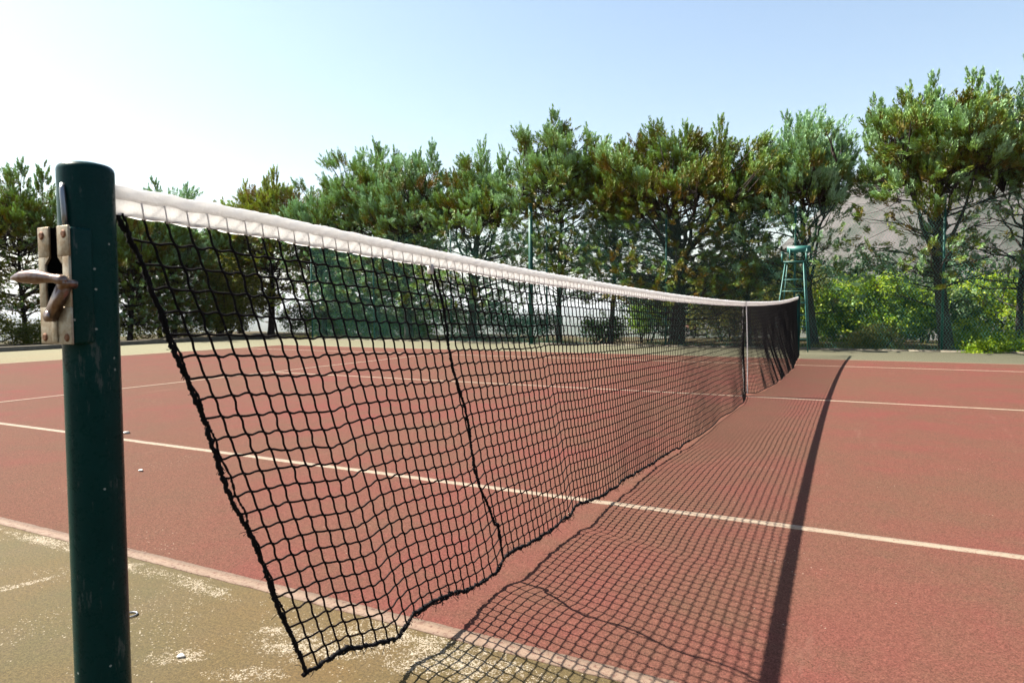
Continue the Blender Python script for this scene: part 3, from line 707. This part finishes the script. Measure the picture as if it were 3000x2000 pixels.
KINDS = {106: M_cyp_y, 101: M_cyp_y, 113: M_cyp, 111: M_cyp, 115: M_cyp_b, 107: M_cyp_b, 104: M_cyp_b, 109: M_cyp_b, 117: M_cyp_b, 116: M_cyp, 122: M_cyp_b, 123: M_cyp_b, 125: M_cyp_b}
def cypress(label, x, y, H, rx, ry, zlow, rtr=.13, lean=(0, 0), spires=((0, 1),), dens=1.0, tint=.35, seed=1, lowd=1.0, name='cypress_tree', cat='tree', limbs=7):
    """wide cypress: trunk with rising limbs, clumps of upswept plumes on a lumpy crown, narrow spires on top, thin ragged foliage below"""
    rg = np.random.default_rng(seed)
    gz = float(ground_z(np.array([x]), np.array([y]))[0])
    t = thing(name, label, cat, (x, y, gz), 'cypress trees round the court')
    H = H - gz
    rtr = rtr * .74; tr = MB(); lf = MB()
    zc = zlow + (H - zlow) * .42; rz_up = H - zc; rz_dn = zc - zlow * .82
    # trunk
    q = np.linspace(0, 1, 14); Ht = H * .88
    tx = lean[0] * q ** 1.3 + .07 * np.sin(q * 5 + seed); ty = lean[1] * q + .06 * np.cos(q * 4 + seed)
    tp = np.stack([tx - tx[0], ty - ty[0], q * Ht - .15], -1)
    tr.tube(tp, rtr * np.interp(q, [0, .04, .1, .5, 1], [1.55, 1.2, 1.0, .62, .12]), 10, cap=False)
    cen = np.array([np.interp(zc, tp[:, 2], tp[:, 0]), np.interp(zc, tp[:, 2], tp[:, 1]), zc])
    def trunk_at(z): return np.array([np.interp(z, tp[:, 2], tp[:, 0]), np.interp(z, tp[:, 2], tp[:, 1]), z])
    bump = wav(rg)
    P, D, L, W, T = [], [], [], [], []
    # main limbs
    lim = []
    for k_ in range(limbs):
        a = k_ * 2.4 + rg.uniform(-.5, .5); z0 = zlow * rg.uniform(.55, 1.05) + (.0 if k_ < 5 else .6)
        out = np.array([math.cos(a) * rx, math.sin(a) * ry, 0]) * rg.uniform(.4, .72)
        p0 = trunk_at(z0); p3 = cen + out + np.array([0, 0, rg.uniform(-.3, .22) * rz_up])
        p1 = p0 + (p3 - p0) * .4 + np.array([0, 0, -.12 * rg.random()]); s_ = np.linspace(0, 1, 9)[:, None]
        c_ = (1 - s_) ** 2 * p0 + 2 * s_ * (1 - s_) * p1 + s_ ** 2 * p3; c_[1:-1] += rg.normal(0, .035, (7, 3))
        tr.tube(c_, rtr * np.linspace(.42, .09, 9), 6, cap=False); lim.append(c_)
    LP = np.concatenate([l[2:] for l in lim] + [tp[5:]])
    # crown clumps
    ncl = int(92 * dens * (rx * ry / 2.2) ** .5 * max(.7, (H - zlow) / 3.2))
    for k_ in range(ncl):
        d = rg.normal(0, 1, 3); d[2] = abs(d[2]) * 1.0 - .38; d = nrm(d)
        rf = (.74 + .52 * bump(d) + .12 * rg.normal()) * rg.choice([1, 1, 1, .75, .5])
        rf = np.clip(rf, .25, 1.2)
        rz = rz_up * .86 if d[2] > 0 else rz_dn
        c = cen + d * np.array([rx, ry, rz]) * rf
        c[2] = min(c[2], H - rg.uniform(.55, .95))
        rad = rg.uniform(.15, .31)
        nt_ = int(rg.integers(7, 13)); ct = np.clip(tint + rg.normal(0, .2), 0, .95)
        off = nrm(rg.normal(0, 1, (nt_, 3))) * rad * rg.uniform(.2, 1, (nt_, 1)) * np.array([1.2, 1.2, .7])
        pp = c + off
        out = nrm(np.array([d[0], d[1], 0.])) * rg.uniform(.1, .75) + rg.normal(0, .18, 3)
        dd = nrm(out + off / rad * .35 + np.array([0, 0, rg.uniform(.55, 1.2)]) + rg.normal(0, .12, (nt_, 3)))
        P.append(pp - dd * .10); D.append(dd); L.append(rg.uniform(.20, .42, nt_)); W.append(rg.uniform(.06, .105, nt_)); T.append(np.clip(ct + rg.normal(0, .1, nt_), 0, 1))
        # branch to the clump
        a = LP[np.argmin(np.linalg.norm((LP - (c + np.array([0, 0, -.35]))) * np.array([1, 1, .7]), axis=1))]
        mid = (a + c) / 2 + np.array([0, 0, -.10]) + rg.normal(0, .05, 3)
        tr.tube([a, mid, c + np.array([0, 0, .02])], [.022, .015, .006], 4, cap=False)
    # spires
    for dx, hz in spires:
        top = np.array([cen[0] + dx, cen[1] + rg.uniform(-.3, .3) * ry, H * hz]); hh = rg.uniform(.8, 1.15)
        n_ = 44; q = rg.random(n_) ** .75; pz = top[2] - .08 - hh * q; ra = (.01 + .19 * q)
        an = rg.uniform(0, 6.28, n_); pp = np.stack([top[0] + ra * np.cos(an), top[1] + ra * np.sin(an), pz - .20 - .1 * q], -1)
        dd = nrm(np.stack([np.cos(an) * .34, np.sin(an) * .34, np.ones(n_)], -1))
        P.append(pp); D.append(dd); L.append(rg.uniform(.20, .34, n_)); W.append(rg.uniform(.03, .05, n_)); T.append(np.clip(tint - .15 + rg.normal(0, .1, n_), 0, 1))
        tr.tube([cen + np.array([dx * .5, 0, rz_up * .3]), top - np.array([0, 0, .45])], [.022, .005], 4, cap=False)
    # thin lower foliage
    nlow = int(60 * dens * lowd)
    for k_ in range(nlow):
        a = rg.uniform(0, 6.28); rf = rg.uniform(.25, 1.0); z = rg.uniform(zlow * .45, zc)
        c = trunk_at(z) + np.array([math.cos(a) * rx, math.sin(a) * ry, 0]) * rf
        nt_ = int(rg.integers(4, 8)); off = rg.normal(0, 1, (nt_, 3)) * np.array([.26, .26, .13]); dd = nrm(rg.normal(0, .6, (nt_, 3)) + np.array([math.cos(a) * .6, math.sin(a) * .6, .25]))
        P.append(c + off); D.append(dd); L.append(rg.uniform(.16, .34, nt_)); W.append(rg.uniform(.05, .10, nt_)); T.append(np.clip(tint + .05 + rg.normal(0, .18, nt_), 0, 1))
        p0 = trunk_at(max(.5, z - .3 * rf * rx)); mid = (p0 + c) / 2 + rg.normal(0, .08, 3)
        tr.tube([p0, mid, c], [.020, .012, .004], 4, cap=False)
        for _ in range(3):
            e = c + rg.normal(0, .3, 3); tr.tube([mid, (mid + e) / 2 + rg.normal(0, .05, 3), e], [.008, .005, .002], 3, cap=False)
    P, D, L, W, T = [np.concatenate(q) for q in (P, D, L, W, T)]
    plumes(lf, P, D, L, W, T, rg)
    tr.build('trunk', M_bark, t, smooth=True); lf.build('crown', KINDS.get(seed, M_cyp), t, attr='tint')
    return t

trees = [
 ('leafy cypress at the left picture edge behind the post lever', -20.9, 8.6, 5.15, 1.9, 1.8, 1.9, .10, (.2, 0), ((-.3, 1), (.8, .97)), 1.1, .45, 101),
 ('cypress with pointed tip just left of the near post', -20.6, 10.6, 5.35, 1.8, 1.6, 2.0, .09, (0, 0), ((.2, 1), (1.0, .98), (-.7, .95)), 1.1, .45, 102),
 ('thin cypress mostly hidden behind the near net post', -19.9, 12.2, 4.9, 1.4, 1.4, 2.0, .08, (0, 0), ((.0, 1),), .9, .4, 103),
 ('small dark cypress whose top shows just above the tape by the post', -20.0, 14.4, 5.35, 1.9, 1.5, 1.9, .10, (0, 0), ((-.5, .97), (.1, 1), (.7, .98)), 1.0, .3, 104),
 ('low cypress at the dip in the treeline with one small tip', -18.5, 15.6, 4.65, 1.1, 1.1, 1.6, .08, (0, 0), ((.2, 1), (-.5, .93)), .9, .3, 105),
 ('broad yellow green tree rising left of the dip in the treeline', -17.2, 16.6, 5.75, 1.9, 1.5, 2.4, .15, (0, 0), ((-.6, .93), (.0, .98), (.6, 1)), 1.25, .50, 106),
 ('blue green cypress with flat bumpy top right of the dip', -14.6, 16.4, 5.3, 1.5, 1.4, 2.2, .13, (0, 0), ((.1, 1), (-.8, .9), (.8, .97)), 1.1, .3, 107),
 ('cypress with a tall pointed spire left of the treeline middle', -12.75, 16.9, 6.35, 1.6, 1.5, 2.3, .13, (0, 0), ((.1, 1), (.9, .95), (1.5, .93), (-.6, .93)), 1.25, .3, 108),
 ('cypress with stout trunk seen through the net under three small spires', -10.9, 16.0, 5.75, 1.6, 1.4, 2.2, .17, (0, 0), ((-.5, .98), (.3, .95), (1.0, 1)), 1.25, .3, 109),
 ('cypress with thick leaning trunk left of the green lamp pole', -8.6, 15.8, 5.55, 1.6, 1.4, 2.2, .17, (.2, 0), ((-.6, .97), (.2, 1), (.9, .96)), 1.2, .3, 110),
 ('cypress with the slender trunk and tallest spire right of the lamp pole', -5.95, 15.7, 6.1, 1.35, 1.3, 2.7, .10, (-.2, 0), ((-.1, 1), (-.9, .93), (.7, .93)), 1.25, .33, 111),
 ('narrow cypress with a thin straight trunk beside the big spreading one', -4.75, 16.2, 5.25, 1.0, 1.1, 2.8, .09, (0, 0), ((-.1, 1), (.5, .96)), 1.0, .4, 112),
 ('big spreading cypress with thick dark trunk behind the net', -2.93, 15.75, 5.45, 2.15, 1.7, 2.5, .24, (0, 0), ((-1.3, .93), (-.4, 1), (.3, .97), (1.1, .98)), 1.9, .48, 113),
 ('slim rusty tinted cypress between the big one and the umpire chair', -1.35, 16.3, 4.75, 1.1, 1.2, 2.5, .085, (0, 0), ((.1, 1), (-.5, .92)), 1.0, .5, 114),
 ('blue green cypress rising directly behind the umpire chair', .12, 15.65, 5.35, 1.35, 1.4, 2.3, .14, (-.25, 0), ((-.35, .98), (.0, 1), (.7, .88)), 1.6, .25, 115),
 ('tall leaning cypress with thick trunk at the right fence post', 2.56, 15.25, 5.55, 1.6, 1.5, 2.5, .17, (-.35, 0), ((-1.1, .96), (-.5, .94), (-.1, .98), (.55, 1)), 2.0, .33, 116),
 ('cypress with thin trunk and pointed top near the right picture edge', 3.95, 16.6, 6.0, 1.45, 1.4, 2.5, .09, (0, 0), ((-.1, 1), (.6, .93), (-.7, .94)), 1.6, .33, 117),
 ('bushy cypress under the tape just right of the near post', -18.9, 12.6, 4.5, 1.5, 1.4, 1.0, .10, (0, 0), ((0, 1),), 1.1, .4, 124),
 ('slender dark cypress second from the near post under the tape', -18.6, 13.9, 4.55, 1.3, 1.3, 1.1, .09, (0, 0), ((.2, 1),), 1.1, .35, 125),
 ('dark cypress standing behind the yellow green tree at the left', -16.8, 19.8, 5.2, 1.8, 1.5, 1.5, .12, (0, 0), ((0, 1), (.8, .95)), .9, .35, 121),
 ('dark cypress in the second row left of the treeline middle', -14.2, 20.2, 5.6, 1.7, 1.5, 1.5, .12, (0, 0), ((0, 1), (-.8, .95)), .9, .35, 122),
 ('dark low cypress behind the dip in the treeline', -20.3, 18.0, 4.6, 1.7, 1.5, 1.4, .12, (0, 0), ((0, 1), (.8, .95)), .8, .35, 123),
 ('last cypress cut off by the right picture edge', 6.0, 16.4, 5.8, 1.6, 1.4, 2.4, .12, (0, 0), ((0, 1), (-.8, .95)), 1.2, .3, 118),
]
for row in trees:
    lab, x, y, H, rx, ry, zl, rt, ln_, sp, de, ti, sd_ = row
    cypress(lab, x, y, H, rx, ry, zl, rt, ln_, sp, de, ti, sd_, limbs=11 if rx > 2 else 7, lowd=.4 if x > -.5 else 1.45)

# ------------------------------------------------------------------ bushes (broad leaves)
def leafmass(b, blobs, nper, leaf, rg, tint, shell=.55):
    """blobs: (cx,cy,cz,rx,ry,rz); clumps of leaf-sized faces"""
    for (cx, cy, cz, rx, ry, rz) in blobs:
        ncl = nper
        d = nrm(rg.normal(0, 1, (ncl, 3))); rad = rg.uniform(shell, 1.0, (ncl, 1))
        c = np.array([cx, cy, cz]) + d * rad * np.array([rx, ry, rz])
        ct = np.clip(tint + rg.normal(0, .2, ncl), 0, 1); m_ = 16
        cr = rg.uniform(.05, .11, (ncl, 1, 1))
        p = c[:, None] + rg.normal(0, 1, (ncl, m_, 3)) * cr
        p[..., 2] = np.maximum(p[..., 2], .01)
        nn = nrm(rg.normal(0, 1, (ncl, m_, 3)) + np.array([-.3, -.3, .8])); a = nrm(np.cross(nn, rg.normal(0, 1, (ncl, m_, 3)))); b2 = np.cross(nn, a)
        s_ = leaf * rg.uniform(.6, 1.4, (ncl, m_, 1))
        V = np.stack([p - a * s_, p + b2 * s_ * .55, p + a * s_, p - b2 * s_ * .55], 2).reshape(-1, 3)
        b.add(V, np.arange(ncl * m_ * 4).reshape(-1, 4), np.clip(ct[:, None] + rg.normal(0, .12, (ncl, m_)), 0, 1).ravel())
def bush(label, x, y, blobs, m_, nper=120, leaf=.03, tint=.5, seed=1, name='bush', group='bushes beyond the fence', stems=6):
    rg = np.random.default_rng(seed); t = thing(name, label, 'bush', (x, y, 0), group)
    b = MB(); leafmass(b, blobs, nper, leaf, rg, tint); leafmass(b, blobs, nper // 3, leaf * 1.3, rg, -.2, .15); b.build('foliage', m_, t, attr='tint')  # inner leaves get the darkest tint, painting shade into the gaps
    s = MB()
    for k_ in range(stems):
        q = blobs[k_ % len(blobs)]; e = np.array([q[0] + rg.uniform(-.6, .6) * q[3], q[1] + rg.uniform(-.5, .5) * q[4], q[2] + .5 * q[5]])
        p0 = np.array([q[0] * .4 + rg.uniform(-.1, .1), q[1] * .4, -.1]); s.tube([p0, (p0 + e) / 2 + rg.normal(0, .1, 3), e], [.025, .016, .006], 5, cap=False)
    s.build('stem', M_bark, t)
    return t
bush('bright lime green bush behind the fence right of the umpire chair', 1.1, 18.4,
     [(-1.0, 0, .8, .6, .6, .65), (-.3, .1, 1.1, .7, .6, .6), (.45, 0, 1.15, .7, .6, .55), (1.1, .1, .7, .6, .6, .6), (-.6, -.1, .4, .7, .5, .4), (.5, -.2, .4, .7, .5, .4)], M_lime, 190, .032, .5, 1)
bush('small yellowish bush low against the fence between chair and right post', 1.35, 15.45, [(0, 0, .25, .35, .25, .25), (-.3, 0, .15, .25, .2, .15)], M_olive, 90, .022, .9, 2)
bush('dark rounded bush with lime crown near the right picture edge', 4.3, 19.4, [(-.7, 0, 1.1, .8, .7, .6), (.2, 0, 1.2, .8, .7, .6), (-.2, -.2, .5, 1., .7, .55), (1.2, 0, .9, .8, .7, .8)], M_lime, 170, .032, .6, 3)
bush('pale lime shrub low between the dark bush and the ivy', 2.95, 16.0, [(0, 0, .38, .32, .25, .2), (.15, 0, .2, .3, .25, .2)], M_lime, 60, .026, .8, 4)
bush('olive bush just right of the thick trunk behind the net', -2.1, 18.8, [(-.7, 0, 1.4, .8, .7, .8), (.3, 0, 1.2, .9, .7, .8), (1.1, .1, 1.6, .8, .7, .7), (0, 0, .5, 1.3, .7, .55)], M_olive, 200, .032, .45, 5)
bush('lime tinted bush left of the thick trunk behind the net', -4.4, 18.0, [(0, 0, .55, .4, .4, .5), (.5, 0, .9, .5, .4, .6), (.1, 0, 1.3, .3, .3, .3)], M_lime, 90, .03, .35, 6)
bush('low green bush between two trunks right of the lamp pole', -5.3, 16.6, [(0, 0, .35, .45, .35, .35), (.5, 0, .3, .4, .3, .3)], M_lime, 80, .028, .3, 7)
bush('long low hedge under the trees at the court far left', -13.6, 17.0, [(-1.6, 0, .35, .8, .4, .4), (-.6, 0, .4, .8, .4, .42), (.4, 0, .35, .8, .4, .38), (1.4, .1, .4, .7, .4, .4), (2.3, .1, .25, .6, .4, .25)], M_lime, 120, .028, .25, 8)
bush('tall olive yellow shrub behind the net in the left corner', -17.6, 14.9, [(0, 0, 2.0, .9, .8, .8), (.5, .3, 1.4, .9, .8, .8), (-.6, .2, 1.2, .8, .8, .8), (.1, 0, .6, 1.2, .8, .5)], M_olive, 190, .034, .55, 9, stems=10)
bush('low scrub along the kerb at the left picture edge', -20.4, 8.3, [(-.6, 0, .2, .9, .5, .35), (.5, .6, .2, .8, .5, .3), (1.0, 1.6, .25, .7, .5, .3)], M_olive, 100, .03, .4, 10)
bush('dark bush filling the gap behind the umpire chair', -.75, 18.6, [(-.3, 0, 1.0, .8, .7, .9), (.6, 0, 1.2, .7, .7, .9)], M_olive, 190, .032, .3, 11)
bush('dark green shrub beneath the leaning cypress', 2.6, 19.0, [(-.4, 0, .9, .8, .6, .8), (.5, 0, .7, .7, .6, .6)], M_dark, 150, .034, .4, 12)
bush('mid green bush in the shade left of the lamp pole', -7.7, 17.2, [(-.4, 0, .4, .7, .5, .4), (.5, 0, .45, .7, .5, .4)], M_dark, 110, .03, .6, 13)
bush('sunlit green bush at the far right picture edge', 6.2, 17.2, [(-.6, 0, .8, .9, .6, .8), (.5, 0, .9, .8, .6, .8)], M_lime, 150, .034, .3, 14)
bush('dark evergreen hedge behind the lime bush at the right', 1.2, 20.6, [(q, 0, 1.2 + .25 * math.sin(q * 3), 1.0, .7, 1.2) for q in (-3.2, -2.1, -1.0, .1, 1.2, 2.3)], M_dark, 210, .042, .2, 15)
bush('dark evergreen thicket behind the thick trunk and olive bush', -3.4, 20.8, [(q, 0, 1.1 + .3 * math.sin(q * 2), 1.0, .7, 1.1) for q in (-1.6, -.6, .4, 1.4)], M_dark, 190, .042, .3, 16)
bush('dark undergrowth running behind the trunks at the left centre', -13.0, 18.8, [(q, .3 * math.sin(q), .55 + .2 * math.sin(q * 2.3), .9, .6, .6) for q in (-5.4, -4.2, -3.2, -2.1, -1.0, .1, 1.2, 2.3, 3.4)], M_dark, 120, .036, .45, 17)
bush('ragged green scrub past the kerb left of the tall shrub', -19.6, 13.4, [(q * .3, q, .35 + .15 * math.sin(q * 3), .7, .8, .42) for q in (-3.6, -2.4, -1.2, 0, 1.2, 2.4)], M_olive, 100, .034, .35, 18)
# creeping ground cover over the court edge, right
rg = np.random.default_rng(77); b = MB()
bl = []
for k_ in range(46):
    x = rg.uniform(2.75, 6.5); y = rg.uniform(14.55 + max(0, 3.6 - x) * .3, 16.3)
    bl.append((x, y, .05 + .10 * rg.random() + .12 * max(0, y - 15), .28, .22, .10 + .06 * rg.random() + .06 * max(0, y - 15)))
leafmass(b, bl, 34, .024, rg, .45, .2)
o = b.build('ground_cover', M_lime, None, attr='tint'); o['kind'] = 'stuff'
# tufts of grass and weeds along the back edge and under the trees
b = MB(); n_ = 9000
x = rg.uniform(-16, 7, n_); y = 15.0 + rg.exponential(.8, n_); keep = fbm(x, y, 9, 3, base=1.2) > -.1; x, y = x[keep], y[keep]; n_ = len(x)
h = rg.uniform(.05, .22, n_); z = ground_z(x, y) - .01; a = rg.uniform(0, 6.28, n_); l = rg.uniform(-.4, .4, (n_, 2))
wv = np.stack([np.cos(a) * .006, np.sin(a) * .006], -1)
V = np.stack([np.c_[x - wv[:, 0], y - wv[:, 1], z], np.c_[x + wv[:, 0], y + wv[:, 1], z], np.c_[x + l[:, 0] * h, y + l[:, 1] * h, z + h]], 1).reshape(-1, 3)
b.add(V, np.arange(n_ * 3).reshape(-1, 3), rg.random(n_)); o = b.build('grass', M_olive, None, attr='tint'); o['kind'] = 'stuff'

# ------------------------------------------------------------------ far houses on the plain
g = G('pale_house_wall'); g.bsdf((.62, .55, .48), .9); M_wall = g.m
g = G('terracotta_roof'); g.bsdf((.34, .15, .09), .9); M_roof = g.m
g = G('dark_window'); g.bsdf((.04, .05, .06), .3); M_win = g.m
hl = ['cream', 'long', 'small', 'tall', 'wide', 'low', 'square', 'narrow', 'pinkish', 'plain']
for k_, (hx, hy, w_, d_, h_) in enumerate([(-330, 470, 16, 10, 7), (-300, 500, 26, 10, 6), (-262, 478, 9, 8, 5), (-250, 520, 12, 10, 11), (-395, 430, 22, 12, 8), (-215, 560, 14, 9, 4.5), (-455, 420, 12, 12, 7), (-180, 600, 8, 10, 8), (-520, 400, 18, 10, 6.5), (-140, 640, 14, 10, 6)]):
    z_ = float(ground_z(np.array([float(hx)]), np.array([float(hy)]))[0])
    h = thing('house', '%s far house number %s from the right on the hazy plain' % (hl[k_], k_), 'house', (hx, hy, z_), 'far houses on the plain')
    h['label'] = {0: 'cream far house left of the long one on the hazy plain', 1: 'long low far house in the middle of the hazy plain', 2: 'smallest cubic far house beside the tall one on the plain',
        3: 'tallest far house with three storeys on the hazy plain', 4: 'wide far house with a broad roof left of the cream one', 5: 'lowest flat far house right of the tall one', 6: 'square far house second from the left on the plain',
        7: 'narrow two storey far house second from the right', 8: 'far house standing leftmost on the hazy plain', 9: 'far house standing rightmost on the hazy plain'}[k_]
    b = MB(); b.box(-w_ / 2, w_ / 2, -d_ / 2, d_ / 2, -3, h_); b.build('wall', M_wall, h)
    b = MB(); e_ = .6; P_ = [(-w_ / 2 - e_, -d_ / 2 - e_, h_ + .02), (w_ / 2 + e_, -d_ / 2 - e_, h_ + .02), (w_ / 2 + e_, d_ / 2 + e_, h_ + .02), (-w_ / 2 - e_, d_ / 2 + e_, h_ + .02), (-w_ / 2 + 1, 0, h_ + 2.4), (w_ / 2 - 1, 0, h_ + 2.4)]
    b.add(P_, [(0, 1, 5, 4), (2, 3, 4, 5)]); b.add(P_, [(1, 2, 5), (3, 0, 4)]); b.build('roof', M_roof, h)
    for q in range(int(w_ // 4)):
        for st_ in range(max(1, int(h_ // 3))):
            b = MB(); xw = -w_ / 2 + 2 + q * 4; b.box(xw - .6, xw + .6, -d_ / 2 - .05, -d_ / 2 + .1, 1 + st_ * 3, 2.3 + st_ * 3); b.build('window', M_win, h)

# ------------------------------------------------------------------ air
b = MB(); b.box(-9500, 9500, -9500, 9500, -90, 290)
m_, nt_, out_ = mat('hazy_air'); pv = nt_.nodes.new('ShaderNodeVolumePrincipled')
pv.inputs['Color'].default_value = (.86, .92, 1, 1); pv.inputs['Density'].default_value = .00010; pv.inputs['Anisotropy'].default_value = 0
nt_.links.new(pv.outputs[0], out_.inputs['Volume']); hz = b.build('haze', m_); hz['kind'] = 'stuff'
